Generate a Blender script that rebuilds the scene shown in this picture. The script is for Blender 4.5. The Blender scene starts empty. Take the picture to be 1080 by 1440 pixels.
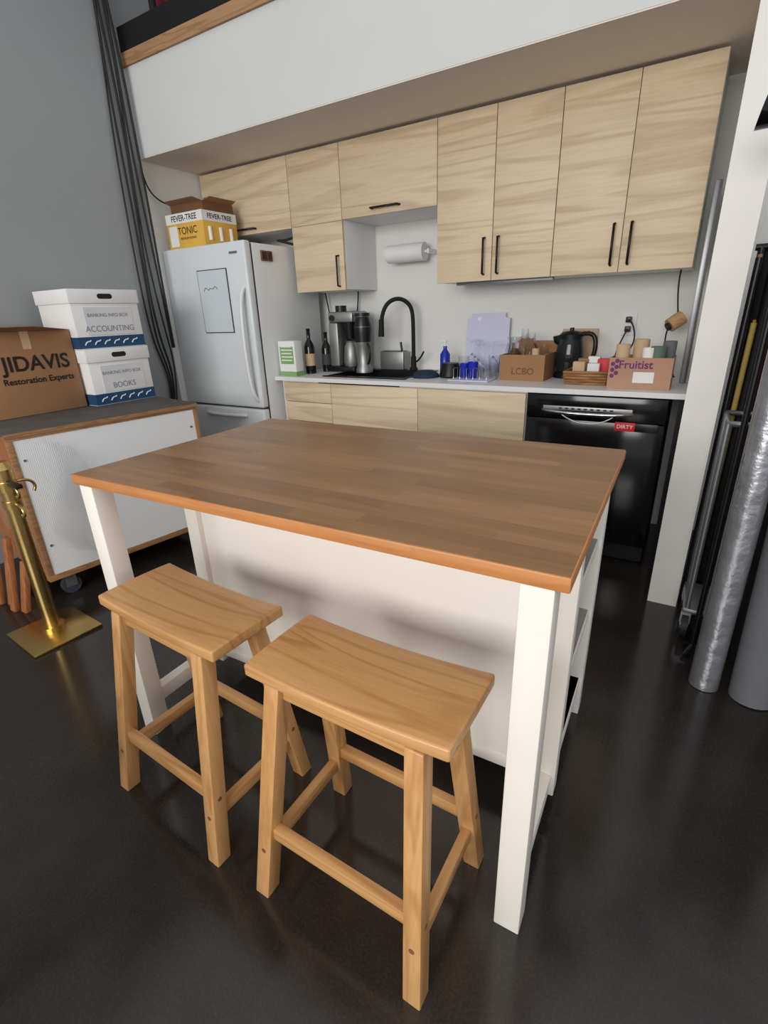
import bpy, bmesh, math, random
from mathutils import Matrix, Vector
random.seed(4)
S=bpy.context.scene
COL=bpy.context.collection
S.view_settings.view_transform='Standard'
def lin(c):
    return tuple(((x/255)/12.92 if x/255<=.04045 else ((x/255+.055)/1.055)**2.4) for x in c)+(1,)
# ---------------------------------------------------------------- materials
def newmat(n):
    m=bpy.data.materials.new(n);m.use_nodes=True
    return m,m.node_tree,m.node_tree.nodes['Principled BSDF']
def plain(n,c,rough=.5,metal=0,spec=.5,noise=.04,nscale=8,bump=0,trans=0,ior=1.45,coat=0,alpha=1):
    m,t,b=newmat(n);N=t.nodes;L=t.links
    tc=N.new('ShaderNodeTexCoord');no=N.new('ShaderNodeTexNoise');no.inputs['Scale'].default_value=nscale;no.inputs['Detail'].default_value=4
    L.new(tc.outputs['Object'],no.inputs['Vector'])
    r=N.new('ShaderNodeValToRGB');c=lin(c)
    r.color_ramp.elements[0].position=.3;r.color_ramp.elements[1].position=.7
    r.color_ramp.elements[0].color=tuple(x*(1-noise) for x in c[:3])+(1,)
    r.color_ramp.elements[1].color=tuple(min(1,x*(1+noise)) for x in c[:3])+(1,)
    L.new(no.outputs[0],r.inputs[0]);L.new(r.outputs[0],b.inputs['Base Color'])
    b.inputs['Roughness'].default_value=rough;b.inputs['Metallic'].default_value=metal
    b.inputs['Specular IOR Level'].default_value=spec
    b.inputs['Transmission Weight'].default_value=trans;b.inputs['IOR'].default_value=ior
    b.inputs['Coat Weight'].default_value=coat;b.inputs['Alpha'].default_value=alpha
    if bump:
        bp=N.new('ShaderNodeBump');bp.inputs['Strength'].default_value=bump;bp.inputs['Distance'].default_value=.01
        L.new(no.outputs[0],bp.inputs['Height']);L.new(bp.outputs[0],b.inputs['Normal'])
    return m
def wood(n,light,dark,axis='x',rough=.45,fine=60,big=3.0,contrast=.5,stave=None,wave=True,coat=0.0,along=.55,freq=38.0):
    m,t,b=newmat(n);N=t.nodes;L=t.links
    tc=N.new('ShaderNodeTexCoord');oi=N.new('ShaderNodeObjectInfo')
    mul=N.new('ShaderNodeVectorMath');mul.operation='SCALE';mul.inputs[0].default_value=(7.3,11.1,5.7)
    L.new(oi.outputs['Random'],mul.inputs['Scale'])
    add=N.new('ShaderNodeVectorMath');add.operation='ADD'
    L.new(tc.outputs['Object'],add.inputs[0]);L.new(mul.outputs[0],add.inputs[1])
    def mp(k,cross):
        q=N.new('ShaderNodeMapping');s=[cross]*3;s['xyz'.index(axis)]=k;q.inputs['Scale'].default_value=s
        L.new(add.outputs[0],q.inputs['Vector']);return q
    m1=mp(along,6);m2=mp(2,fine)
    n1=N.new('ShaderNodeTexNoise');n1.inputs['Scale'].default_value=big;n1.inputs['Detail'].default_value=1.5;n1.inputs['Distortion'].default_value=.3
    L.new(m1.outputs[0],n1.inputs['Vector'])
    n2=N.new('ShaderNodeTexNoise');n2.inputs['Scale'].default_value=3;n2.inputs['Detail'].default_value=5
    L.new(m2.outputs[0],n2.inputs['Vector'])
    sn=N.new('ShaderNodeMath');sn.operation='MULTIPLY';sn.inputs[1].default_value=freq
    L.new(n1.outputs[0],sn.inputs[0])
    si=N.new('ShaderNodeMath');si.operation='SINE';L.new(sn.outputs[0],si.inputs[0])
    pw=N.new('ShaderNodeMapRange');pw.inputs['From Min'].default_value=.3;pw.inputs['From Max'].default_value=1.0
    L.new(si.outputs[0],pw.inputs['Value'])
    k1=N.new('ShaderNodeMath');k1.operation='MULTIPLY';k1.inputs[1].default_value=contrast if wave else contrast*.3;L.new(pw.outputs[0],k1.inputs[0])
    k2=N.new('ShaderNodeMapRange');k2.inputs['From Min'].default_value=.35;k2.inputs['From Max'].default_value=.75;k2.inputs['To Max'].default_value=contrast*.8
    L.new(n2.outputs[0],k2.inputs['Value'])
    k3=N.new('ShaderNodeMapRange');k3.inputs['From Min'].default_value=.35;k3.inputs['From Max'].default_value=.7;k3.inputs['To Max'].default_value=contrast*.5
    L.new(n1.outputs[0],k3.inputs['Value'])
    a1=N.new('ShaderNodeMath');a1.operation='ADD';L.new(k1.outputs[0],a1.inputs[0]);L.new(k2.outputs[0],a1.inputs[1])
    a2=N.new('ShaderNodeMath');a2.operation='ADD';a2.use_clamp=True;L.new(a1.outputs[0],a2.inputs[0]);L.new(k3.outputs[0],a2.inputs[1])
    mx=N.new('ShaderNodeMix');mx.data_type='RGBA';mx.inputs[6].default_value=lin(light);mx.inputs[7].default_value=lin(dark)
    L.new(a2.outputs[0],mx.inputs[0]);out=mx.outputs[2]
    if stave:
        br=N.new('ShaderNodeTexBrick');br.offset=.37;br.offset_frequency=2;br.squash=1
        br.inputs['Color1'].default_value=(.80,.79,.78,1);br.inputs['Color2'].default_value=(1.15,1.13,1.11,1);br.inputs['Mortar'].default_value=(.72,.70,.68,1)
        br.inputs['Scale'].default_value=1;br.inputs['Mortar Size'].default_value=.0006;br.inputs['Brick Width'].default_value=stave[0];br.inputs['Row Height'].default_value=stave[1];br.inputs['Bias'].default_value=0
        L.new(tc.outputs['Object'],br.inputs['Vector'])
        mm=N.new('ShaderNodeMix');mm.data_type='RGBA';mm.blend_type='MULTIPLY';mm.inputs[0].default_value=1
        L.new(out,mm.inputs[6]);L.new(br.outputs['Color'],mm.inputs[7]);out=mm.outputs[2]
    L.new(out,b.inputs['Base Color']);b.inputs['Roughness'].default_value=rough;b.inputs['Coat Weight'].default_value=coat;b.inputs['Coat Roughness'].default_value=.2
    return m
M={}
M['white']=plain('white_paint',(234,231,225),.5,noise=.015)
M['islandwhite']=plain('island_white_lacquer',(240,235,226),.4,noise=.01)
M['wallw']=plain('white_drywall',(230,230,226),.8,noise=.015,nscale=3)
M['soffw']=plain('soffit_paint',(214,216,214),.8,noise=.015,nscale=3)
M['wallg']=plain('grey_wall_paint',(155,159,161),.85,noise=.03,nscale=1.5)
M['laminate']=plain('white_laminate',(228,228,228),.35,noise=.01)
M['carcass']=plain('cabinet_carcass',(232,232,230),.4,noise=.01)
M['fridge']=plain('fridge_enamel',(228,230,230),.28,noise=.01)
M['fridgeD']=plain('fridge_door',(220,226,229),.25,noise=.01)
M['black']=plain('black_plastic',(18,18,19),.35,noise=.1)
M['blackgl']=plain('black_gloss',(9,9,11),.12,noise=.1)
M['blackmat']=plain('black_matte',(14,14,15),.7,noise=.1)
M['rubber']=plain('rubber',(30,30,32),.6)
M['steel']=plain('stainless',(158,158,156),.42,metal=.75,noise=.05)
M['chrome']=plain('chrome',(190,190,190),.15,metal=1,noise=.02)
M['zinc']=plain('zinc_frame',(150,152,155),.4,metal=.8)
M['gold']=plain('brass',(205,175,110),.28,metal=1,noise=.05)
M['kraft']=plain('cardboard',(156,116,82),.85,noise=.05)
M['kraft2']=plain('cardboard_pink',(182,142,118),.85,noise=.05)
M['kraftd']=plain('cardboard_dark',(120,84,56),.9,noise=.08)
M['paper']=plain('paper_white',(234,234,232),.8,noise=.02)
M['blue']=plain('blue_print',(30,72,110),.7,noise=.05)
M['ink']=plain('ink',(35,30,28),.8)
M['bluegrey']=plain('ink_bluegrey',(120,128,145),.8)
M['yellow']=plain('yellow_print',(226,178,80),.6,noise=.05)
M['mustard']=plain('mustard_roll',(176,150,78),.7,noise=.05)
M['oxblood']=plain('oxblood_roll',(140,34,36),.7,noise=.05)
M['green']=plain('green_print',(130,170,105),.6,noise=.05)
M['lav']=plain('lavender_plastic',(204,205,230),.4,noise=.02)
M['cobalt']=plain('cobalt_plastic',(25,45,170),.25,noise=.05)
M['navy']=plain('navy_cloth',(32,48,72),.9,noise=.1)
M['red']=plain('red_label',(205,35,40),.5)
M['redd']=plain('red_dark',(120,20,30),.6)
M['tan']=plain('tan_card',(200,170,138),.8,noise=.05)
M['purple']=plain('purple_print',(110,45,110),.7)
M['plant']=plain('leaf_green',(90,115,95),.6)
M['glass']=plain('clear_glass',(245,248,250),.03,trans=1,ior=1.25,noise=0)
M['dkglass']=plain('dark_glass',(60,62,64),.05,trans=.6,ior=1.4,noise=0)
M['bottle']=plain('bottle_glass',(14,20,14),.08,noise=.05)
M['greypaper']=plain('grey_paper_roll',(100,102,106),.8,noise=.06)
M['dkgrey']=plain('dark_grey',(60,62,66),.7,noise=.08)
M['slate']=plain('cart_lid_grey',(84,80,76),.7,noise=.15)
M['silverfoil']=plain('silver_foil',(172,174,180),.3,metal=.75,noise=.15,nscale=18,bump=.6)
M['film']=plain('cling_film',(245,245,245),.12,noise=0,trans=1,ior=1.08)
M['tanwall']=plain('soffit_underside',(236,226,214),.8,noise=.02,nscale=3)
M['ash']=wood('ash_cabinet',(228,209,178),(186,159,126),'x',.5,fine=36,big=1.3,contrast=.36,along=.42,freq=34)
M['trim']=wood('loft_trim_wood',(180,142,104),(146,106,72),'x',.6)
M['top']=wood('butcher_block',(158,119,82),(118,85,56),'x',.32,fine=50,big=2.5,contrast=.45,stave=(.42,.041),wave=False)
M['edge']=wood('butcher_edge',(208,142,84),(170,106,58),'x',.4,fine=40,contrast=.5,wave=False)
for a in 'xyz': M['pine'+a]=wood('pine_'+a,(214,166,110),(180,126,72),a,.33,fine=45,big=1.8,contrast=.46,coat=.15,along=.45,freq=34)
M['ply']=wood('crate_ply',(170,128,88),(134,94,60),'y',.6)
M['plyo']=wood('crate_orange_ply',(176,112,68),(132,78,44),'z',.6)
M['wick']=wood('wicker',(176,130,82),(110,74,42),'x',.8,fine=120)
M['beech']=wood('beech',(205,165,120),(170,128,85),'x',.5)
m,t,b=newmat('white_corrugated');N=t.nodes;L=t.links
tc=N.new('ShaderNodeTexCoord');w=N.new('ShaderNodeTexWave');w.bands_direction='Y';w.inputs['Scale'].default_value=38
L.new(tc.outputs['Object'],w.inputs['Vector']);bp_=N.new('ShaderNodeBump');bp_.inputs['Strength'].default_value=.12;bp_.inputs['Distance'].default_value=.003
L.new(w.outputs['Fac'],bp_.inputs['Height']);L.new(bp_.outputs[0],b.inputs['Normal']);b.inputs['Base Color'].default_value=lin((234,236,238));b.inputs['Roughness'].default_value=.5
M['corr']=m
m,t,b=newmat('polished_concrete');N=t.nodes;L=t.links
tc=N.new('ShaderNodeTexCoord')
n1=N.new('ShaderNodeTexNoise');n1.inputs['Scale'].default_value=1.6;n1.inputs['Detail'].default_value=8;n1.inputs['Roughness'].default_value=.62
n2=N.new('ShaderNodeTexNoise');n2.inputs['Scale'].default_value=160;n2.inputs['Detail'].default_value=2
L.new(tc.outputs['Object'],n1.inputs['Vector']);L.new(tc.outputs['Object'],n2.inputs['Vector'])
r=N.new('ShaderNodeValToRGB');r.color_ramp.elements[0].position=.32;r.color_ramp.elements[0].color=lin((32,29,27));r.color_ramp.elements[1].position=.72;r.color_ramp.elements[1].color=lin((58,52,47))
L.new(n1.outputs[0],r.inputs[0])
r2=N.new('ShaderNodeValToRGB');r2.color_ramp.elements[0].position=.4;r2.color_ramp.elements[0].color=(.8,.8,.8,1);r2.color_ramp.elements[1].position=.75;r2.color_ramp.elements[1].color=(1.25,1.22,1.2,1)
L.new(n2.outputs[0],r2.inputs[0])
mm=N.new('ShaderNodeMix');mm.data_type='RGBA';mm.blend_type='MULTIPLY';mm.inputs[0].default_value=1
L.new(r.outputs[0],mm.inputs[6]);L.new(r2.outputs[0],mm.inputs[7]);L.new(mm.outputs[2],b.inputs['Base Color'])
rr=N.new('ShaderNodeMapRange');rr.inputs['To Min'].default_value=.06;rr.inputs['To Max'].default_value=.26;L.new(n1.outputs[0],rr.inputs['Value']);L.new(rr.outputs[0],b.inputs['Roughness'])
M['floor']=m
# ---------------------------------------------------------------- helpers
GROUPS=[]
class G:
    def __init__(s,name,mat=Matrix.Identity(4)):
        s.e=bpy.data.objects.new(name,None);s.e.empty_display_size=.05;COL.objects.link(s.e);s.k=[];s.M=mat;GROUPS.append(s)
    def add(s,o):
        o.data.transform(s.M);o.parent=s.e;s.k.append(o);return o
def reg(name,me,mat,g):
    o=bpy.data.objects.new(name,me);COL.objects.link(o)
    if mat is not None: me.materials.append(M[mat] if isinstance(mat,str) else mat)
    if g: g.add(o)
    return o
def fin(bm,name,mat,g,smooth=False):
    bmesh.ops.recalc_face_normals(bm,faces=bm.faces)
    me=bpy.data.meshes.new(name);bm.to_mesh(me);bm.free()
    if smooth:
        for p in me.polygons:p.use_smooth=True
        try: me.set_sharp_from_angle(angle=math.radians(40))
        except Exception: pass
    return reg(name,me,mat,g)
def hexa(name,P,mat,g=None,bev=0,seg=2):
    bm=bmesh.new();v=[bm.verts.new(p) for p in P]
    for f in ((3,2,1,0),(4,5,6,7),(0,1,5,4),(1,2,6,5),(2,3,7,6),(3,0,4,7)): bm.faces.new([v[i] for i in f])
    if bev: bmesh.ops.bevel(bm,geom=bm.edges[:],offset=bev,segments=seg,affect='EDGES',profile=.5)
    return fin(bm,name,mat,g,bool(bev))
def box(name,x0,x1,y0,y1,z0,z1,mat,g=None,bev=0,seg=2):
    return hexa(name,[(x0,y0,z0),(x1,y0,z0),(x1,y1,z0),(x0,y1,z0),(x0,y0,z1),(x1,y0,z1),(x1,y1,z1),(x0,y1,z1)],mat,g,bev,seg)
def cyl(name,p0,p1,r0,mat,g=None,r1=None,seg=24,caps=True):
    p0=Vector(p0);p1=Vector(p1);r1=r0 if r1 is None else r1
    d=p1-p0;q=d.to_track_quat('Z','Y').to_matrix().to_4x4();q.translation=(p0+p1)/2
    bm=bmesh.new();bmesh.ops.create_cone(bm,cap_ends=caps,segments=seg,radius1=r0,radius2=r1,depth=d.length,matrix=q)
    return fin(bm,name,mat,g,True)
def lathe(name,prof,loc,mat,g=None,seg=28,rot=None):
    bm=bmesh.new();rings=[]
    for r,z in prof:
        if r<1e-5: rings.append([bm.verts.new((0,0,z))])
        else: rings.append([bm.verts.new((r*math.cos(2*math.pi*i/seg),r*math.sin(2*math.pi*i/seg),z)) for i in range(seg)])
    for a,b in zip(rings,rings[1:]):
        for i in range(seg):
            j=(i+1)%seg
            if len(a)==1 and len(b)==1: continue
            if len(a)==1: bm.faces.new((a[0],b[i],b[j]))
            elif len(b)==1: bm.faces.new((a[i],a[j],b[0]))
            else: bm.faces.new((a[i],a[j],b[j],b[i]))
    T=Matrix.Translation(loc)
    if rot is not None: T=T@rot
    bm.transform(T)
    return fin(bm,name,mat,g,True)
def tube(name,pts,r,mat,g=None,res=6,smooth=True,cyc=False):
    cu=bpy.data.curves.new(name,'CURVE');cu.dimensions='3D';cu.bevel_depth=r;cu.bevel_resolution=3;cu.resolution_u=res;cu.use_fill_caps=True
    if smooth:
        sp=cu.splines.new('NURBS');sp.points.add(len(pts)-1)
        for p,q in zip(sp.points,pts): p.co=(*q,1)
        sp.order_u=min(4,len(pts));sp.use_endpoint_u=not cyc;sp.use_cyclic_u=cyc
    else:
        sp=cu.splines.new('POLY');sp.points.add(len(pts)-1)
        for p,q in zip(sp.points,pts): p.co=(*q,1)
        sp.use_cyclic_u=cyc
    o=bpy.data.objects.new('tmp',cu);COL.objects.link(o)
    me=bpy.data.meshes.new_from_object(o.evaluated_get(bpy.context.evaluated_depsgraph_get()))
    bpy.data.objects.remove(o);me.name=name
    for p in me.polygons:p.use_smooth=True
    return reg(name,me,mat,g)
def text(name,body,size,loc,face,mat,g=None,align='CENTER',bold=0):
    cu=bpy.data.curves.new(name,'FONT');cu.body=body;cu.size=size;cu.align_x=align;cu.align_y='CENTER';cu.extrude=.0003;cu.offset=bold
    o=bpy.data.objects.new('tmp',cu);COL.objects.link(o)
    me=bpy.data.meshes.new_from_object(o.evaluated_get(bpy.context.evaluated_depsgraph_get()));bpy.data.objects.remove(o)
    if face=='-y': R_=Matrix(((1,0,0),(0,0,-1),(0,1,0)))
    else: R_=Matrix(((0,0,1),(1,0,0),(0,1,0)))
    T=R_.to_4x4();T.translation=loc;me.transform(T)
    return reg(name,me,mat,g)
def rotz(cx,cy,a): return Matrix.Translation((cx,cy,0))@Matrix.Rotation(a,4,'Z')

# ---------------------------------------------------------------- room
XL=-3.17;YW=2.60
box('floor',-6,5,-5,4,-.1,0,'floor')
box('wall_left',XL-.2,XL,-4,1.745,0,4.2,'wallg')
box('wall_left_upper',XL-.2,XL,1.746,YW,2.242,4.2,'wallg')
box('wall_nook_left',XL-.2,XL-.001,1.747,YW,0,2.24,'wallw')
box('wall_back',XL-.2,3.0,YW,YW+.15,0,4.2,'wallw')
box('wall_partition',.088,.204,1.616,YW,0,4.2,'white')
g=G('soffit')
box('soffit_body',XL,.086,1.75,YW-.001,2.245,2.70,'soffw',g)
box('soffit_underside',XL,.086,1.752,YW-.001,2.24,2.2449,'tanwall',g)
g=G('loft_edge')
box('wood_trim',XL,.086,1.735,1.80,2.701,2.765,'trim',g)
box('steel_channel',XL,.086,1.76,1.84,2.766,2.90,'blackmat',g)
box('loft_deck',XL,.086,1.85,YW-.01,2.76,2.80,'blackmat',g)
box('loft_shade_sheet',XL,.086,2.2,2.22,2.80,4.2,'blackmat',g)  # black sheet stands in for the shade inside the loft
for i in range(6): cyl('loft_baluster',(XL+.3+i*.55,1.8,2.9),(XL+.3+i*.55,1.8,3.7),.02,'blackmat',g)
box('red_storage_bin',-3.0,-2.55,1.9,2.15,2.80,3.10,'redd',g,.02)
# ---------------------------------------------------------------- upper cabinets
Yu=2.2083;U=[-3.153,-2.343,-1.9335,-1.2818,-.9525,-.6286,-.3047,.0124]
Zt=2.226;Zb=1.428;Zs=1.827
for (a,b,zb,doors) in [(0,1,1.82,[(0,1)]),(1,2,Zb,[(1,2)]),(2,3,Zs,[(2,3)]),(3,5,Zb,[(3,4),(4,5)]),(5,7,Zb,[(5,6),(6,7)])]:
    g=G('wall_cabinet');x0,x1=U[a]+.001,U[b]-.001
    box('carcass',x0,x1,Yu+.021,YW-.002,zb+.004,Zt,'carcass',g,.001)
    for i,j in doors:
        if a==1:
            box('door',U[i]+.002,U[j]-.002,Yu,Yu+.019,zb,1.822,'ash',g,.0012);box('door',U[i]+.002,U[j]-.002,Yu,Yu+.019,1.824,Zt,'ash',g,.0012)
        else: box('door',U[i]+.002,U[j]-.002,Yu,Yu+.019,zb,Zt,'ash',g,.0012)
    def vh(x,z0,z1):
        tube('handle',[(x,Yu,z0),(x,Yu-.028,z0+.004),(x,Yu-.028,z1-.004),(x,Yu,z1)],.006,'black',g,smooth=False)
    def hh(x0_,x1_,z):
        tube('handle',[(x0_,Yu,z),(x0_+.004,Yu-.028,z),(x1_-.004,Yu-.028,z),(x1_,Yu,z)],.006,'black',g,smooth=False)
    if a==0: hh(-2.86,-2.66,1.85)
    if a==1: vh(-1.975,1.45,1.63)
    if a==2: hh(-1.71,-1.52,1.86)
    if a==3:
        vh(-.995,1.46,1.64);vh(-.915,1.46,1.64)
        box('under_cabinet_light',-1.2,-.64,2.31,2.35,1.416,1.431,'zinc',g,.002)
    if a==5: vh(-.342,1.46,1.64);vh(-.265,1.46,1.64)
g=G('wall_rail')
box('rail',.040,.062,2.30,2.33,.90,1.78,'zinc',g,.002);box('rail_lip',.062,.070,2.30,2.325,.90,1.78,'black',g)
# ---------------------------------------------------------------- base cabinets + counter
Yc=1.934
g=G('kitchen_counter')
zc0,zc1=.872,.897
sx0,sx1,sy0,sy1=-2.02,-1.42,2.05,2.44
box('worktop_left',-2.382,sx0,Yc,YW-.002,zc0,zc1,'laminate',g)
box('worktop_right',sx1,.086,Yc,YW-.002,zc0,zc1,'laminate',g)
box('worktop_front',sx0,sx1,Yc,sy0,zc0,zc1,'laminate',g)
box('worktop_back',sx0,sx1,sy1,YW-.002,zc0,zc1,'laminate',g)
box('sink_front',sx0,sx1,sy0,sy0+.012,.70,zc1+.006,'black',g)
box('sink_back',sx0,sx1,sy1-.012,sy1,.70,zc1+.006,'black',g)
box('sink_left',sx0,sx0+.012,sy0,sy1,.70,zc1+.006,'black',g)
box('sink_right',sx1-.012,sx1,sy0,sy1,.70,zc1+.006,'black',g)
box('sink_floor',sx0,sx1,sy0,sy1,.69,.70,'black',g)
box('sink_rim_front',sx0-.015,sx1+.015,sy0-.03,sy0+.005,zc1,zc1+.006,'black',g)
box('sink_rim_back',sx0-.015,sx1+.015,sy1-.005,sy1+.06,zc1,zc1+.006,'black',g)
g=G('base_cabinet')
C=[-2.316,-1.914,-1.276,-.634]
box('carcass_left',-2.34,sx0-.01,Yc+.032,YW-.003,.10,.871,'carcass',g)
box('carcass_right',sx1+.01,-.634,Yc+.032,YW-.003,.10,.871,'carcass',g)
box('carcass_sink',sx0-.01,sx1+.01,Yc+.032,YW-.003,.10,.68,'carcass',g)
box('toe_kick',-2.34,-.634,Yc+.07,Yc+.09,0.001,.10,'blackmat',g)
yf0,yf1=Yc+.012,Yc+.031
box('drawer_front',C[0],C[1]-.003,yf0,yf1,.735,.862,'ash',g,.001)
box('drawer_front',C[0],C[1]-.003,yf0,yf1,.604,.731,'ash',g,.001)
box('drawer_front',C[0],C[1]-.003,yf0,yf1,.105,.600,'ash',g,.001)
box('door_sink',C[1],C[2]-.003,yf0,yf1,.105,.862,'ash',g,.001)
box('drawer_front',C[2],C[3]-.003,yf0,yf1,.605,.862,'ash',g,.001)
box('drawer_front',C[2],C[3]-.003,yf0,yf1,.105,.601,'ash',g,.001)
g=G('dishwasher')
box('body',-.622,.020,Yc+.04,YW-.01,.02,.868,'blackmat',g)
box('door',-.625,.024,Yc+.008,Yc+.039,.11,.745,'blackgl',g,.004)
box('control_panel',-.625,.024,Yc+.004,Yc+.039,.75,.866,'blackgl',g,.004)
box('kick',-.61,.01,Yc+.06,Yc+.08,.005,.10,'blackmat',g)
box('control_strip',-.54,-.12,Yc-.001,Yc+.004,.792,.812,'steel',g,.001)
for i in range(9): box('button',-.46+i*.03,-.445+i*.03,Yc-.003,Yc,.798,.806,'black',g,.001)
tube('handle',[(-.54,Yc+.004,.79),(-.50,Yc-.03,.785),(-.33,Yc-.035,.782),(-.16,Yc-.03,.785),(-.12,Yc+.004,.79)],.009,'chrome',g)
box('dirty_label',-.19,-.10,Yc+.001,Yc+.008,.708,.75,'red',g,.001)
text('label_text','DIRTY',.026,(-.145,Yc+.0005,.729),'-y','paper',g)
box('door_latch',-.10,.0,Yc-.008,Yc+.008,.71,.75,'black',g,.002)
tube('strap',[(-.46,Yc-.005,.785),(-.42,Yc-.01,.75),(-.33,Yc-.012,.725),(-.24,Yc-.01,.74),(-.2,Yc-.005,.775)],.0025,'paper',g)
g=G('end_panel')
box('panel',.064,.084,Yc+.03,YW-.003,0,.871,'blackmat',g)
# ---------------------------------------------------------------- fridge
g=G('refrigerator')
fx0,fx1,fy=XL+.005,-2.386,1.7958
box('cabinet',fx0+.005,fx1,fy+.065,2.50,.03,1.715,'fridge',g,.008)
box('door_main',fx0,fx1,fy,fy+.058,.70,1.7248,'fridgeD',g,.014,4)
box('door_freezer',fx0,fx1,fy,fy+.058,.09,.688,'fridgeD',g,.014,4)
box('gasket',fx0+.01,fx1-.004,fy+.055,fy+.068,.09,1.71,'dkgrey',g)
box('grille',fx0+.02,fx1-.02,fy+.03,fy+.06,.02,.08,'dkgrey',g)
tube('handle',[(-2.425,fy,1.46),(-2.425,fy-.045,1.43),(-2.43,fy-.055,1.2),(-2.43,fy-.055,1.0),(-2.425,fy-.045,.78),(-2.425,fy,.75)],.014,'fridge',g)
tube('handle',[(-2.95,fy,.64),(-2.9,fy-.05,.64),(-2.6,fy-.05,.64),(-2.55,fy,.64)],.013,'fridge',g)
for x,y in((fx0+.05,1.9),(fx1-.05,1.9),(fx0+.05,2.45),(fx1-.05,2.45)): cyl('foot',(x,y,0),(x,y,.035),.02,'black',g)
box('brand_plate',-2.52,-2.45,fy-.003,fy,1.655,1.668,'zinc',g)
for ym in (1.93,1.985):
    box('magnet_clip',fx1,fx1+.012,ym,ym+.045,1.615,1.675,'kraftd',g,.003);box('magnet_clip_plate',fx1+.012,fx1+.014,ym+.008,ym+.037,1.625,1.665,'black',g)
box('whiteboard_frame',-2.84,-2.56,fy-.006,fy-.001,1.19,1.58,'dkgrey',g,.002)
box('whiteboard_sheet',-2.834,-2.566,fy-.0075,fy-.0055,1.196,1.574,plain('whiteboard_sheet',(210,219,224),.3,noise=.01),g)
tube('scribble',[(-2.79,fy-.009,1.45),(-2.77,fy-.009,1.49),(-2.75,fy-.009,1.44),(-2.73,fy-.009,1.48),(-2.70,fy-.009,1.45),(-2.68,fy-.009,1.49),(-2.66,fy-.009,1.46)],.0015,'dkgrey',g)
g=G('drinks_carton')
box('carton',-3.11,-2.755,1.83,2.12,1.7255,1.93,'yellow',g,.002)
box('white_band',-3.111,-2.754,1.829,2.121,1.872,1.931,'paper',g)
text('lettering','FEVER-TREE',.048,(-2.93,1.8285,1.900),'-y','ink',g,bold=.0006)
text('lettering','TONIC',.06,(-2.91,1.8292,1.825),'-y','ink',g)
text('lettering','PREMIUM INDIAN',.02,(-2.91,1.8292,1.782),'-y','ink',g)
text('lettering','FEVER-TREE',.040,(-2.7535,1.975,1.900),'x','ink',g,bold=.0006)
box('label_panel',-3.09,-3.01,1.829,1.83,1.74,1.86,'paper',g)
for i in range(3): cyl('bottle_print',(-2.7535,1.88+i*.09,1.76),(-2.7535,1.88+i*.09,1.84),.012,'paper',g,seg=8)
g=G('cardboard_tray')
X0,X1=-3.08,-2.77
box('base',X0,X1,1.86,2.12,1.932,1.937,'kraftd',g)
for a in ((X0,X1,1.86,1.865),(X0,X1,2.115,2.12),(X0,X0+.005,1.865,2.115),(X1-.005,X1,1.865,2.115)): box('side',*a,1.937,1.985,'kraftd',g)
hexa('flap',[(X0,1.86,1.985),(X1,1.86,1.985),(X1,1.865,1.985),(X0,1.865,1.985),(X0+.02,1.80,2.0),(X1-.02,1.80,2.0),(X1-.02,1.805,2.003),(X0+.02,1.805,2.003)],'kraft',g)
hexa('flap',[(X1-.005,1.87,1.985),(X1,1.87,1.985),(X1,2.11,1.985),(X1-.005,2.11,1.985),(X1+.05,1.88,2.005),(X1+.055,1.88,2.003),(X1+.055,2.1,2.003),(X1+.05,2.1,2.005)],'kraft',g)
for i in range(5): lathe('can',[(0,0),(.028,0),(.03,.005),(.03,.065),(.025,.075),(0,.075)],(-3.03+i*.055,1.95+.03*(i%2),1.938),'kraftd',g,16)
# ---------------------------------------------------------------- kitchen island
g=G('kitchen_island',Matrix.Rotation(.0297,4,'Z'))
W_,D_=1.309,.814
box('tabletop',-W_,0,0,D_,.8725,.9,'edge',g,.003)
box('tabletop_surface',-W_+.003,-.003,.003,D_-.003,.8995,.9008,'top',g)
lx1,lx0=-.022,-.078
def leg(x0,x1,y0,y1,n='leg'): box(n,x0,x1,y0,y1,0.0,.872,'islandwhite',g,.003)
leg(lx0,lx1,.003,.06);leg(lx0,lx1,.735,.79);leg(-1.286,-1.23,.003,.06);leg(-1.286,-1.23,.735,.79)
box('post',lx0,lx1,.315,.36,.08,.872,'islandwhite',g,.002);box('post',-1.286,-1.23,.315,.36,.08,.872,'islandwhite',g,.002)
box('back_panel',-1.235,-.07,.335,.35,.10,.872,'islandwhite',g,.001)
box('panel_plinth',-1.235,-.07,.328,.336,.10,.13,'islandwhite',g,.001)
box('apron_back',-1.23,lx0,.76,.78,.80,.872,'islandwhite',g)
for x0,x1 in ((lx0+.01,lx1-.01),(-1.276,-1.24)):
    box('low_rail',x0,x1,.06,.315,.10,.15,'islandwhite',g,.002);box('low_rail',x0,x1,.36,.735,.10,.15,'islandwhite',g,.002)
    box('top_rail',x0,x1,.06,.315,.84,.872,'islandwhite',g,.002);box('top_rail',x0,x1,.36,.735,.84,.872,'islandwhite',g,.002)
for z in (.65,.41):
    box('shelf',-1.24,-.03,.352,.78,z-.022,z-.003,'islandwhite',g);box('shelf_steel',-1.235,-.035,.355,.778,z-.003,z,'steel',g)
box('bottom_shelf',-1.24,-.03,.352,.78,.13,.15,'islandwhite',g)
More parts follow.
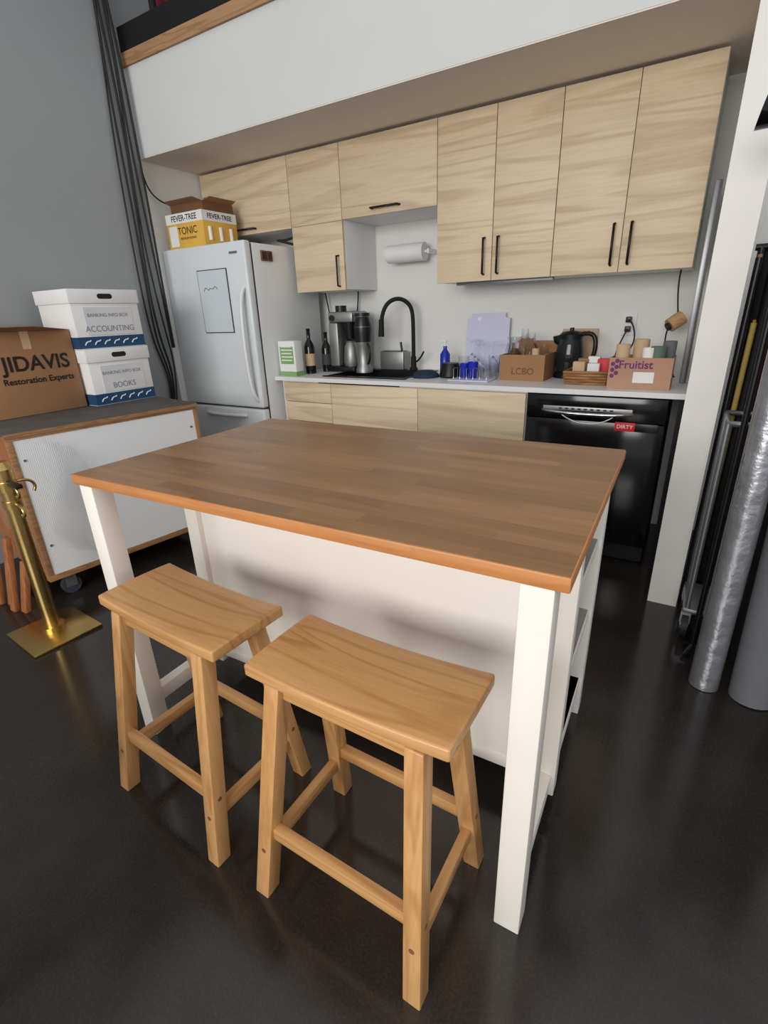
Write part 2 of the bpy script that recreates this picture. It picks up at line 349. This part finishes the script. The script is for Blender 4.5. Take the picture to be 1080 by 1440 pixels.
# ---------------------------------------------------------------- stools
def stool(cx,cy,rz,rs=0):
    g=G('saddle_stool',rotz(cx,cy,rz))
    hx,hy=.235,.110;nx,ny=28,8;bm=bmesh.new();oy_=.021
    def zt(x,y): return .597+.012*(abs(x)/hx)**2.0-.003*(y/hy)**2
    def zb_(x): return .568+.008*(abs(x)/hx)**2.0
    T=[];B=[]
    for i in range(nx+1):
        x=-hx+2*hx*i/nx;T.append([]);B.append([])
        for j in range(ny+1):
            y=-hy+2*hy*j/ny;yy=y+oy_+x*rs
            T[-1].append(bm.verts.new((x,yy,zt(x,y))));B[-1].append(bm.verts.new((x,yy,zb_(x))))
    for i in range(nx):
        for j in range(ny):
            bm.faces.new((T[i][j],T[i+1][j],T[i+1][j+1],T[i][j+1]));bm.faces.new((B[i][j+1],B[i+1][j+1],B[i+1][j],B[i][j]))
        bm.faces.new((T[i][0],B[i][0],B[i+1][0],T[i+1][0]));bm.faces.new((T[i+1][ny],B[i+1][ny],B[i][ny],T[i][ny]))
    for j in range(ny):
        bm.faces.new((T[0][j+1],B[0][j+1],B[0][j],T[0][j]));bm.faces.new((T[nx][j],B[nx][j],B[nx][j+1],T[nx][j+1]))
    bmesh.ops.recalc_face_normals(bm,faces=bm.faces)
    sh=[e for e in bm.edges if len(e.link_faces)==2 and e.calc_face_angle()>1.0]
    bmesh.ops.bevel(bm,geom=sh,offset=.006,segments=4,affect='EDGES',profile=.5)
    fin(bm,'seat','pinex',g,True)
    t=.040
    def cor(sx,sy,z):
        f=z/.575;return ((.222+(.187-.222)*f)*sx,(.176+(.094-.176)*f)*sy+.008*f)
    n=0
    for sx in(-1,1):
        for sy in(-1,1):
            n+=1;P=[]
            for z in(0,.571):
                ox,oy=cor(sx,sy,z);x0,x1=sorted((ox,ox-sx*t));y0,y1=sorted((oy,oy-sy*t))
                P+=[(x0,y0,z),(x1,y0,z),(x1,y1,z),(x0,y1,z)]
            hexa('leg_%d'%n,P,'pinez',g,.003)
    for sy in(-1,1):
        z=.185;ox,oy=cor(1,sy,z);y=oy-sy*.02
        box('stretcher_long',-ox+.03,ox-.03,y-.011,y+.011,.168,.202,'pinex',g,.002)
    for sx in(-1,1):
        z=.135;ox,oy=cor(sx,1,z);x=ox-sx*.02
        box('stretcher_side',x-.011,x+.011,-oy+.03,oy-.03,.118,.152,'piney',g,.002)
        for sy in (-1,1):
            ox2,oy2=cor(sx,sy,.135);cyl('dowel',(ox2-sx*.02,oy2-sy*.004,.135),(ox2-sx*.02,oy2+sy*.001,.135),.006,'kraftd',g,seg=12)
            ox2,oy2=cor(sx,sy,.185);cyl('dowel',(ox2-sx*.004,oy2-sy*.02,.185),(ox2+sx*.001,oy2-sy*.02,.185),.006,'kraftd',g,seg=12)
    for sy in(-1,1):
        box('apron',-.15,.15,sy*.074+.008-.009,sy*.074+.008+.009,.535,.568,'pinex',g,.001)
stool(-.925,-.045,math.radians(-2.5));stool(-.370,-.045,math.radians(-.2),.02)
g=G('wooden_chair',rotz(-.89,-.66,math.radians(12)))
for (x,y,h) in ((0,0,.46),(-.40,0,.46),(0,-.38,.88),(-.40,-.38,.88)): hexa('leg',[(x-.035,y-.035,0),(x,y-.035,0),(x,y,0),(x-.035,y,0),(x-.045,y-.035,h),(x-.008,y-.035,h),(x-.008,y,h),(x-.045,y,h)],'plyo',g,.003)
box('seat',-.46,.0,-.42,.01,.44,.47,'plyo',g,.01)
for z in (.62,.80): box('back_slat',-.41,-.03,-.405,-.385,z-.04,z+.04,'plyo',g,.004)
# ---------------------------------------------------------------- crate cart with boxes
g=G('crate_cart',rotz(-2.40,.25,-math.radians(8)))
Lc,Dc=.92,.68;zb,zt=.12,.848
box('core',-Dc+.012,-.012,.012,Lc-.012,zb,zt-.012,'ply',g)
box('front_panel',-.012,-.004,.025,Lc-.025,zb+.03,zt-.035,'corr',g)
box('frame_top',-.014,0,0,Lc,zt-.035,zt-.012,'ply',g,.001);box('frame_bottom',-.014,0,0,Lc,zb,zb+.03,'ply',g,.001)
box('frame_near',-.014,0,0,.025,zb+.03,zt-.035,'ply',g,.001);box('frame_far',-.014,0,Lc-.025,Lc,zb+.03,zt-.035,'ply',g,.001)
box('end_panel',-Dc+.012,-.014,0,.012,zb,zt-.012,'plyo',g);box('end_panel',-Dc+.012,-.014,Lc-.012,Lc,zb,zt-.012,'plyo',g)
box('end_sheet',-.5,-.06,-.004,0,.3,.7,'kraft',g)
box('lid',-Dc,.004,-.004,Lc+.004,zt-.012,zt,'slate',g,.002);box('lid_edge',-.002,.006,-.004,Lc+.004,zt-.022,zt-.003,'ply',g)
for z_ in (.30,.72):
    for y_ in (.05,Lc-.05): cyl('bolt',(-.004,y_,z_),(0,y_,z_),.006,'zinc',g,seg=10)
for x in(-.07,-Dc+.07):
    for y in(.1,Lc-.1):
        box('caster_plate',x-.04,x+.04,y-.04,y+.04,zb-.006,zb,'zinc',g);box('caster_fork',x-.022,x-.016,y-.025,y+.025,.04,zb-.006,'zinc',g);box('caster_fork',x+.016,x+.022,y-.025,y+.025,.04,zb-.006,'zinc',g)
        cyl('wheel',(x-.014,y,.045),(x+.014,y,.045),.045,'dkgrey',g);cyl('hub',(x-.016,y,.045),(x+.016,y,.045),.022,'blue',g)
bm=bmesh.new();vs=[]
for i in range(13):
    vs.append([bm.verts.new((.012+.010*math.sin(i*1.7+j*2.1),.12+.022*j+.05*math.sin(i*.5),zt-.04-.045*i-.012*j+.01*math.sin(j*3))) for j in range(7)])
for i in range(12):
    for j in range(6): bm.faces.new((vs[i][j],vs[i+1][j],vs[i+1][j+1],vs[i][j+1]))
fin(bm,'cling_film','film',g,True)
g=G('wood_offcuts')
for i,(x,y,h) in enumerate([(-2.47,.14,.24),(-2.53,.12,.36),(-2.60,.14,.30),(-2.67,.12,.42)]):
    hexa('plank',[(x-.024,y-.012,0),(x+.024,y-.012,0),(x+.024,y+.012,0),(x-.024,y+.012,0),(x-.03,y+.05,h),(x+.018,y+.05,h),(x+.018,y+.074,h),(x-.03,y+.074,h)],'plyo',g,.002)
ZT=.849
g=G('cardboard_box')
box('body',-3.12,-2.79,.38,.845,ZT,1.255,'kraft',g,.003)
text('lettering','JIDAVIS',.10,(-2.7885,.645,1.10),'x','ink',g,bold=.002);text('lettering','Restoration Experts',.042,(-2.7885,.64,1.02),'x','ink',g,bold=.0008)
box('tape',-2.7895,-2.7885,.60,.64,1.17,1.255,'tan',g)
hexa('flap',[(-2.80,.38,1.255),(-2.79,.38,1.255),(-2.79,.845,1.255),(-2.80,.845,1.255),(-2.70,.39,1.275),(-2.70,.39,1.279),(-2.70,.62,1.279),(-2.70,.62,1.275)],'kraft',g)
hexa('flap',[(-3.11,.38,1.256),(-2.80,.38,1.256),(-2.80,.384,1.256),(-3.11,.384,1.256),(-3.11,.44,1.31),(-2.80,.44,1.31),(-2.80,.445,1.31),(-3.11,.445,1.31)],'kraftd',g)
LP=plain('label_paper',(220,220,222),.8)
def banker(z,y0,y1,x0,x1,t1):
    g=G('banker_box');h=.30
    box('body',x0,x1,y0,y1,z,z+h-.065,'paper',g,.002);box('blue_band',x0-.001,x1+.001,y0-.001,y1+.001,z+.003,z+.062,'blue',g)
    box('body_upper',x0,x1,y0,y1,z+h-.066,z+h-.01,'paper',g);box('lid',x0-.008,x1+.008,y0-.008,y1+.008,z+h-.07,z+h,'paper',g,.003)
    ym=(y0+y1)/2
    cyl('hand_hole',(x1+.006,ym-.03,z+h-.035),(x1+.0085,ym-.03,z+h-.035),.013,'ink',g);cyl('hand_hole',(x1+.006,ym+.03,z+h-.035),(x1+.0085,ym+.03,z+h-.035),.013,'ink',g)
    box('hand_slot',x1+.006,x1+.0086,ym-.03,ym+.03,z+h-.048,z+h-.022,'ink',g)
    box('label',x1+.001,x1+.003,y0+.06,y1-.05,z+.07,z+.21,LP,g)
    text('label_text',t1,.042,(x1+.0035,ym,z+.10),'x','bluegrey',g);text('label_text','BANKING INFO BOX',.025,(x1+.0035,ym,z+.17),'x','bluegrey',g)
    for i in range(7):
        y_=y0+.03+i*.055
        if y_<y1-.04: tube('wave_print',[(x1+.0012,y_,z+.02),(x1+.0012,y_+.015,z+.05),(x1+.0012,y_+.03,z+.03),(x1+.0012,y_+.035,z+.045)],.003,'paper',g)
banker(ZT,.86,1.225,-3.04,-2.715,'BOOKS');banker(ZT+.301,.85,1.235,-3.05,-2.73,'ACCOUNTING')
g=G('brass_stanchion')
px,py_=-2.165,.12
g.M=rotz(px,py_,math.radians(-4))
box('base_plate',-.145,.145,-.14,.14,0,.014,'gold',g,.004);cyl('collar',(0,0,.014),(0,0,.04),.045,'gold',g);cyl('post',(0,0,.03),(0,0,.76),.030,'gold',g)
cyl('cap',(0,0,.76),(0,0,.79),.036,'gold',g,r1=.024);cyl('bracket_ring',(0,0,.67),(0,0,.71),.038,'gold',g)
tube('hook',[(.035,0,.70),(.09,0,.705),(.105,0,.67),(.085,0,.645),(.07,0,.66)],.006,'gold',g);tube('hook',[(0,.035,.70),(0,.09,.705),(0,.105,.67),(0,.085,.645)],.006,'gold',g)
tube('hook',[(.03,0,.62),(.08,0,.62),(.10,0,.59),(.08,0,.565),(.065,0,.58)],.006,'gold',g);cyl('bracket_ring',(0,0,.60),(0,0,.63),.036,'gold',g)
tube('hook',[(0,-.035,.70),(0,-.09,.705),(0,-.105,.67),(0,-.085,.645)],.006,'gold',g);box('clip',.04,.13,-.012,.012,.70,.716,'black',g,.002)
# ---------------------------------------------------------------- cables
g=G('hanging_cables')
base=[(1.66,3.4),(1.65,3.0),(1.645,2.73),(1.625,2.31),(1.61,1.80),(1.60,1.42),(1.61,1.10)]
for k in range(6):
    dx=.02+.010*k
    P=[(XL+dx+.006*math.sin(i*2+k),min(1.715,y+(.008+.004*i)*k-.03+.013*math.sin(i*1.3+k*2)),z) for i,(y,z) in enumerate(base)]
    if k<4: P+=[(XL+dx,1.66+.015*k,.95),(XL+dx+.02,1.64,.75-.04*k),(XL+dx,1.60,.5)]
    tube('cable_%d'%(k+1),P,.0055+.001*(k%3),'rubber',g)
g=G('cable_branch')
tube('cable',[(XL+.03,1.735,2.20),(XL+.03,1.74,2.08),(XL+.04,1.82,2.00),(XL+.04,1.96,2.00),(XL+.05,2.15,2.04)],.005,'rubber',g)
g=G('power_cord')
tube('cord',[(-2.37,2.55,1.60),(-2.37,2.55,1.42),(-2.33,2.56,1.3),(-2.36,2.56,1.15),(-2.32,2.55,1.0),(-2.3,2.5,.905)],.005,'rubber',g)
g=G('power_cord')
tube('cord',[(-2.08,2.57,1.43),(-2.08,2.56,1.3),(-2.12,2.56,1.2),(-2.10,2.55,1.05)],.005,'rubber',g)
g=G('power_cord')
tube('cord',[(-2.38,2.30,1.79),(-2.45,2.28,1.76),(-2.55,2.26,1.775),(-2.48,2.22,1.76),(-2.40,2.30,1.735)],.008,'rubber',g)
# ---------------------------------------------------------------- counter items
Z=.8975
g=G('paper_towel_roll')
cyl('roll',(-1.775,2.50,1.637),(-1.505,2.50,1.637),.054,'paper',g,seg=32);cyl('rod',(-1.805,2.50,1.637),(-1.475,2.50,1.637),.008,'paper',g)
box('bracket',-1.81,-1.795,2.485,2.598,1.622,1.652,'paper',g,.003);box('bracket',-1.485,-1.47,2.485,2.598,1.622,1.652,'paper',g,.003)
g=G('trash_bag_box')
box('carton',-2.365,-2.22,1.98,2.06,Z,1.125,'paper',g,.002);box('green_panel',-2.35,-2.235,1.9785,1.98,Z+.08,1.09,'green',g)
for i in range(5): box('text_line',-2.34,-2.25+.01*(i%2),1.9782,1.9785,Z+.1+i*.022,Z+.108+i*.022,'paper',g)
box('green_base',-2.366,-2.219,1.9785,2.061,Z,Z+.03,'green',g)
def bottle(name,x,y,s,h,mat,lab=None):
    g=G(name);lathe('bottle_body',[(0,0),(s,0),(s,h*.58),(s*.85,h*.66),(s*.38,h*.76),(s*.34,h*.95),(s*.4,h*.96),(s*.4,h),(0,h)],(x,y,Z),mat,g)
    if lab: lathe('label',[(s+.0008,h*.18),(s+.0008,h*.45)],(x,y,Z),lab,g)
bottle('wine_bottle',-2.24,2.16,.036,.30,'bottle','tan')
bottle('wine_bottle',-2.20,2.30,.034,.27,'bottle','dkgrey')
g=G('coffee_maker')
box('base',-2.18,-1.95,2.28,2.50,Z,Z+.035,'black',g,.006);box('column',-2.16,-1.97,2.42,2.50,Z+.035,Z+.36,'black',g,.01)
box('water_tank',-2.17,-2.09,2.30,2.42,Z+.035,Z+.33,'steel',g,.012);box('head',-2.17,-1.96,2.30,2.50,Z+.33,Z+.40,'steel',g,.015)
cyl('filter_cup',(-2.02,2.36,Z+.33),(-2.02,2.36,Z+.22),.055,'black',g,r1=.035)
lathe('carafe',[(0,0),(.05,0),(.058,.03),(.05,.13),(.035,.16),(.038,.17),(0,.17)],(-2.02,2.36,Z+.036),'steel',g)
cyl('knob',(-2.13,2.29,Z+.36),(-2.13,2.30,Z+.36),.02,'black',g);cyl('lid',(-2.12,2.4,Z+.40),(-2.12,2.4,Z+.44),.04,'black',g)
g=G('coffee_grinder')
lathe('body',[(0,0),(.06,0),(.06,.02),(.045,.05),(.045,.18),(.055,.2),(.055,.26),(.06,.30),(.045,.36),(.05,.365),(.05,.38),(0,.38)],(-1.89,2.32,Z),'steel',g)
lathe('hopper',[(.056,.2),(.058,.26),(.06,.30),(.046,.36),(.052,.366),(.052,.385),(0,.385)],(-1.89,2.32,Z+.002),'black',g)
tube('handle',[(-1.845,2.30,Z+.19),(-1.81,2.28,Z+.18),(-1.81,2.28,Z+.08),(-1.845,2.30,Z+.06)],.008,'black',g)
g=G('kitchen_faucet')
fxx,fyy=-1.59,2.49
lathe('base',[(0,0),(.028,0),(.028,.01),(.02,.02),(.018,.09),(0,.09)],(fxx,fyy,Z+.006),'blackmat',g)
tube('gooseneck',[(fxx,fyy,Z+.08),(fxx,fyy,1.14),(fxx,fyy,1.25),(fxx-.01,fyy-.01,1.325),(fxx-.07,fyy-.05,1.375),(fxx-.14,fyy-.11,1.35),(fxx-.165,fyy-.13,1.28),(fxx-.17,fyy-.135,1.22)],.0135,'blackmat',g,res=10)
cyl('spray_head',(fxx-.17,fyy-.135,1.24),(fxx-.173,fyy-.137,1.13),.017,'blackmat',g,r1=.020)
tube('lever',[(fxx+.018,fyy,Z+.06),(fxx+.05,fyy-.005,Z+.07),(fxx+.085,fyy-.01,Z+.13)],.006,'blackmat',g)
g=G('sink_caddy')
box('tray',-1.84,-1.65,2.45,2.53,Z+.006,Z+.13,'steel',g,.008);box('inner',-1.83,-1.66,2.455,2.525,Z+.125,Z+.132,'black',g)
cyl('brush',(-1.68,2.49,Z+.12),(-1.69,2.49,Z+.19),.008,'black',g)
g=G('cutting_board')
T=Matrix.Translation((-1.085,2.545,Z))@Matrix.Rotation(math.radians(-4),4,'X')
bm=bmesh.new()
bmesh.ops.create_cube(bm,size=1,matrix=Matrix.Translation((0,0,.18))@Matrix.Diagonal((.285,.010,.36,1)))
bmesh.ops.bevel(bm,geom=[e for e in bm.edges if abs((e.verts[0].co-e.verts[1].co).y)>.005],offset=.03,segments=5,affect='EDGES')
bm.transform(T);fin(bm,'board','lav',g,True)
bm=bmesh.new();bmesh.ops.create_cone(bm,cap_ends=True,segments=16,radius1=.012,radius2=.012,depth=.0112,matrix=T@Matrix.Translation((-.06,0,.325))@Matrix.Rotation(math.pi/2,4,'X'));fin(bm,'hang_hole','paper',g)
def wineglass(x,y,h=.2):
    g=G('wine_glass');lathe('glass',[(0,h),(.034,h),(.033,h-.004),(.004,h-.012),(.0035,h-.085),(.012,h-.095),(.038,h-.13),(.04,h-.16),(.032,0),(.031,0),(.0385,h-.16),(.036,h-.13),(.01,h-.1),(0,h-.098)],(x,y,Z),'glass',g)
wineglass(-1.09,2.36);wineglass(-.98,2.38);wineglass(-1.03,2.27,.19);wineglass(-1.14,2.44,.21)
def cup(name,x,y,r,h,mat,z=Z):
    g=G(name);lathe('cup_wall',[(0,0),(r*.8,0),(r,h),(r*.93,h),(r*.75,.006),(0,.006)],(x,y,z),mat,g,20)
cup('drinking_glass',-1.13,2.28,.034,.12,'glass');cup('drinking_glass',-.93,2.27,.034,.13,'glass')
g=G('glass_pitcher')
lathe('body',[(0,0),(.045,0),(.055,.04),(.05,.14),(.035,.19),(.042,.22),(.039,.22),(.032,.19),(.047,.14),(.051,.04),(.043,.004),(0,.004)],(-.89,2.50,Z),'glass',g)
tube('handle',[(-.845,2.50,Z+.18),(-.80,2.50,Z+.17),(-.80,2.50,Z+.08),(-.838,2.50,Z+.06)],.006,'glass',g)
g=G('dish_soap_bottle')
lathe('body',[(0,0),(.03,0),(.032,.01),(.032,.12),(.012,.15),(.012,.17),(0,.17)],(-1.31,2.40,Z),'cobalt',g);cyl('pump',(-1.31,2.40,Z+.17),(-1.31,2.40,Z+.20),.006,'paper',g);box('nozzle',-1.345,-1.30,2.394,2.406,Z+.195,Z+.205,'paper',g,.002)
g=G('dish_cloth')
lathe('cloth',[(0,.045),(.05,.04),(.08,.02),(.085,0),(0,0)],(-1.34,2.18,Z),'navy',g)
g=G('saucepan')
lathe('pot',[(0,0),(.065,0),(.07,.01),(.055,.07),(.05,.085),(0,.09)],(-1.19,2.22,Z),'black',g)
g=G('dish_drying_rack')
for x in (-1.10,-1.06,-1.02,-.98,-.94,-.90): tube('wire',[(x,2.06,Z+.005),(x,2.06,Z+.07),(x,2.12,Z+.07),(x,2.12,Z+.005)],.002,'chrome',g,smooth=False)
box('tray',-1.13,-.885,2.04,2.2,Z,Z+.008,'lav',g,.003)
cup('blue_cup',-1.02,2.16,.03,.09,'cobalt',Z+.009);cup('blue_cup',-1.08,2.175,.028,.08,'cobalt',Z+.009)
def carton(name,x0,x1,y0,y1,h,mat,rz=0):
    g=G(name);t=.004
    box('bottom',x0,x1,y0,y1,Z,Z+t,mat,g);box('front',x0,x1,y0,y0+t,Z+t,Z+h,mat,g);box('rear',x0,x1,y1-t,y1,Z+t,Z+h,mat,g);box('end',x0,x0+t,y0+t,y1-t,Z+t,Z+h,mat,g);box('end',x1-t,x1,y0+t,y1-t,Z+t,Z+h,mat,g);return g
g=carton('bottle_carton',-.86,-.61,2.17,2.42,.14,'kraft')
text('lettering','LCBO',.05,(-.73,2.1695,Z+.05),'-y','kraftd',g,bold=.001)
for (x,y,h,m_) in [(-.80,2.24,.20,'glass'),(-.72,2.28,.25,'glass'),(-.66,2.34,.19,'glass'),(-.78,2.35,.27,'glass'),(-.68,2.23,.17,'tan')]:
    lathe('jar',[(0,.006),(.032,.006),(.034,h*.7),(.02,h*.82),(.02,h),(.0,h)],(x,y,Z),m_,g,20)
hexa('flap',[(-.86,2.42,Z+.14),(-.61,2.42,Z+.14),(-.61,2.424,Z+.14),(-.86,2.424,Z+.14),(-.85,2.45,Z+.20),(-.62,2.45,Z+.20),(-.62,2.454,Z+.20),(-.85,2.454,Z+.20)],'kraft',g)
g=G('electric_kettle')
kx,ky=-.53,2.40
lathe('base',[(0,0),(.08,0),(.08,.02),(.07,.035),(0,.035)],(kx,ky,Z),'black',g)
lathe('glass_body',[(.068,.036),(.078,.07),(.076,.15),(.062,.215),(.060,.215),(.073,.15),(.075,.07),(.066,.038)],(kx,ky,Z),'dkglass',g)
lathe('lid',[(.063,.21),(.065,.235),(.05,.25),(.012,.255),(.012,.27),(0,.272)],(kx,ky,Z),'black',g)
tube('handle',[(kx+.055,ky-.01,Z+.235),(kx+.12,ky-.02,Z+.25),(kx+.145,ky-.025,Z+.2),(kx+.135,ky-.025,Z+.1),(kx+.09,ky-.015,Z+.06)],.012,'black',g)
hexa('spout',[(kx-.09,ky-.015,Z+.19),(kx-.05,ky-.03,Z+.17),(kx-.05,ky+.03,Z+.17),(kx-.09,ky+.015,Z+.19),(kx-.10,ky-.012,Z+.225),(kx-.05,ky-.03,Z+.235),(kx-.05,ky+.03,Z+.235),(kx-.10,ky+.012,Z+.225)],'black',g,.003)
g=G('wicker_tray')
box('bottom',-.48,-.285,2.10,2.30,Z,Z+.006,'wick',g)
for i in range(5):
    z=Z+.006+i*.014
    tube('weave',[(-.48-.002*i,2.10,z),(-.285+.002*i,2.10,z),(-.285+.002*i,2.30,z),(-.48-.002*i,2.30,z)],.007,'wick',g,smooth=False,cyc=True)
for (x,y,h,m_) in [(-.43,2.18,.11,'tan'),(-.36,2.2,.10,'paper'),(-.32,2.25,.12,'red'),(-.42,2.26,.12,'kraft'),(-.37,2.26,.13,'paper')]: box('packet',x-.03,x+.03,y-.02,y+.02,Z+.007,Z+h,m_,g,.004)
g=G('coffee_sign')
hexa('board',[(-.62,2.54,Z+.02),(-.42,2.54,Z+.02),(-.42,2.55,Z+.02),(-.62,2.55,Z+.02),(-.62,2.58,1.155),(-.42,2.58,1.155),(-.42,2.59,1.155),(-.62,2.59,1.155)],'tan',g)
cyl('foot',(-.53,2.55,Z),(-.53,2.55,Z+.025),.01,'tan',g)
text('lettering','World of Coffee',.022,(-.52,2.571,1.135),'-y','ink',g)
g=carton('fruit_carton',-.262,.012,2.02,2.20,.145,'kraft2')
text('lettering','Fruitist',.052,(-.145,2.0195,Z+.112),'-y','purple',g,bold=.001);box('shipping_label',-.15,-.06,2.0185,2.02,Z+.03,Z+.08,'paper',g)
for i in range(6): cyl('berry_print',(-.245+.018*(i%2),2.0192,Z+.06+.014*i),(-.245+.018*(i%2),2.0199,Z+.06+.014*i),.010,'purple',g,seg=12)
for (x,y,h,r_,m_) in [(-.215,2.08,.20,.032,'tan'),(-.14,2.12,.22,.035,'tan'),(-.06,2.07,.19,.034,'plant'),(-.02,2.14,.21,.03,'greypaper'),(-.10,2.06,.185,.028,'paper')]:
    lathe('canister',[(0,.006),(r_*.9,.006),(r_,h),(r_*.9,h+.004),(0,h-.01)],(x,y,Z),m_,g,20)
cup('paper_cup',-.20,2.36,.036,.13,'tan');cup('paper_cup',-.11,2.38,.036,.15,'paper')
g=G('wall_outlet')
box('plate',-.305,-.225,2.592,2.599,1.115,1.235,'paper',g,.003)
for z in (1.15,1.20): box('socket',-.285,-.245,2.589,2.593,z-.016,z+.016,'fridge',g,.003)
box('plug',-.28,-.25,2.56,2.59,1.185,1.215,'black',g,.004);box('plug',-.28,-.25,2.56,2.59,1.135,1.165,'black',g,.004)
tube('cord',[(-.265,2.56,1.2),(-.24,2.53,1.19),(-.2,2.52,1.1),(-.25,2.5,1.0),(-.36,2.5,.98),(-.45,2.48,.93)],.004,'rubber',g);tube('cord',[(-.265,2.56,1.15),(-.28,2.52,1.1),(-.32,2.5,1.0),(-.3,2.46,.92)],.004,'rubber',g)
g=G('wooden_pendant')
tube('cord',[(-.04,2.40,1.43),(-.045,2.40,1.35),(-.03,2.40,1.28),(-.02,2.40,1.22)],.004,'rubber',g)
cyl('wood_puck',(-.05,2.38,1.17),(.0,2.41,1.21),.035,'beech',g);cyl('collar',(-.06,2.375,1.163),(-.05,2.38,1.17),.02,'rubber',g)
tube('cord_tail',[(-.05,2.38,1.17),(-.08,2.4,1.08),(-.03,2.42,1.0),(.01,2.42,.91)],.004,'rubber',g)
# ---------------------------------------------------------------- right hand side gear
g=G('foil_roll')
cyl('roll',(.315,1.10,0.0),(.325,1.22,1.75),.046,'silverfoil',g,seg=20);cyl('core',(.315,1.10,.001),(.315,1.101,.02),.025,'kraft',g)
for i,(x,y,x2,y2,h,r_,m_) in enumerate([(.455,1.10,.44,1.22,1.35,.065,'greypaper'),(.43,1.32,.43,1.42,1.5,.04,'blackmat'),(.55,1.27,.55,1.4,1.45,.045,'dkgrey'),(.48,1.48,.48,1.52,1.65,.03,'redd'),(.42,1.60,.42,1.63,1.5,.022,'black'),(.61,1.10,.62,1.2,1.4,.06,'blackmat'),(.225,1.70,.235,1.71,1.42,.013,'black'),(.253,1.70,.262,1.71,1.20,.010,'mustard'),(.278,1.695,.288,1.70,1.38,.012,'blackmat'),(.305,1.70,.310,1.71,1.24,.010,'oxblood'),(.328,1.70,.335,1.71,1.3,.011,'dkgrey'),(.36,1.69,.37,1.70,1.45,.014,'oxblood')]):
    g=G('backdrop_roll');cyl('roll',(x,y,0),(x2,y2,h),r_,m_,g,seg=20);cyl('core_tube',(x2,y2,h),(x2,y2+.001,h+.01),r_*.6,'kraft',g)
g=G('black_backdrop_curtain')
bm=bmesh.new();pr=None
for i in range(60):
    x=.23+.022*i;y=1.80+.03*math.sin(i*1.1)
    c=(bm.verts.new((x,y,0.02)),bm.verts.new((x,y,1.45)))
    if pr: bm.faces.new((pr[0],c[0],c[1],pr[1]))
    pr=c
fin(bm,'curtain','blackmat',g,True);tube('rod',[(.22,1.80,1.46),(1.6,1.80,1.46)],.012,'black',g,smooth=False)
for x in (.24,1.55): cyl('stand',(x,1.80,0),(x,1.80,1.46),.012,'black',g)
g=G('rolling_rack')
for (x,y) in ((.235,1.40),(.235,1.62),(.33,1.40),(.33,1.62)):
    cyl('caster_wheel',(x-.012,y,.05),(x+.012,y,.05),.05,'rubber',g);cyl('caster_hub',(x-.014,y,.05),(x+.014,y,.05),.02,'zinc',g);box('caster_fork',x-.018,x+.018,y-.012,y+.012,.06,.115,'zinc',g)
    cyl('upright',(x,y,.1),(x,y,.88),.010,'zinc',g)
box('base',.22,.345,1.385,1.635,.11,.13,'zinc',g,.003)
tube('top_frame',[(.235,1.40,.88),(.33,1.40,.88),(.33,1.62,.88),(.235,1.62,.88)],.010,'zinc',g,smooth=False,cyc=True)
g=G('studio_lamp')
cyl('pole',(.27,1.28,.02),(.27,1.28,1.74),.010,'black',g)
for a in (0,2.1,4.2): cyl('foot',(.27,1.28,.04),(.27+.05*math.cos(a),1.28+.05*math.sin(a),.01),.008,'black',g)
lathe('head',[(0,0),(.028,0),(.036,.03),(.034,.08),(.045,.125),(.04,.125),(.03,.09),(0,.08)],(.265,1.28,1.735),'blackgl',g,24,Matrix.Rotation(math.radians(-78),4,'Y'))
# ---------------------------------------------------------------- finalise groups
for g in GROUPS:
    P=[v.co for o in g.k for v in o.data.vertices]
    if not P: continue
    c=Vector(((min(p.x for p in P)+max(p.x for p in P))/2,(min(p.y for p in P)+max(p.y for p in P))/2,min(p.z for p in P)))
    g.e.location=c
    for o in g.k: o.matrix_parent_inverse=Matrix.Translation(-c)
# ---------------------------------------------------------------- lights
w=bpy.data.worlds.new('World');S.world=w;w.use_nodes=True
w.node_tree.nodes['Background'].inputs[0].default_value=(.96,.97,1,1);w.node_tree.nodes['Background'].inputs[1].default_value=.72
def area(n,loc,tgt,sx,sy,e,c):
    l=bpy.data.lights.new(n,'AREA');l.shape='RECTANGLE';l.size=sx;l.size_y=sy;l.energy=e;l.color=c
    o=bpy.data.objects.new(n,l);COL.objects.link(o);o.location=loc;o.rotation_euler=(Vector(tgt)-Vector(loc)).to_track_quat('-Z','Y').to_euler()
area('window_light',(-.6,-4.6,2.1),(-.9,0,.7),3.6,1.7,190,(1,.97,.93))
# ---------------------------------------------------------------- camera
yaw,p,r=.5567,.3807,-.0358
F=Vector((-math.sin(yaw)*math.cos(p),math.cos(yaw)*math.cos(p),-math.sin(p)))
rt=Vector((math.cos(yaw),math.sin(yaw),0));up=rt.cross(F)
R=rt*math.cos(r)+up*math.sin(r);Uv=-rt*math.sin(r)+up*math.cos(r)
cd=bpy.data.cameras.new('camera');cam=bpy.data.objects.new('camera',cd);COL.objects.link(cam)
mw=Matrix((R,Uv,-F)).transposed().to_4x4();mw.translation=(.1082,-.7009,1.2807);cam.matrix_world=mw
cd.sensor_fit='HORIZONTAL';cd.sensor_width=36;cd.lens=699.62*36/1080;cd.clip_start=.02
S.camera=cam
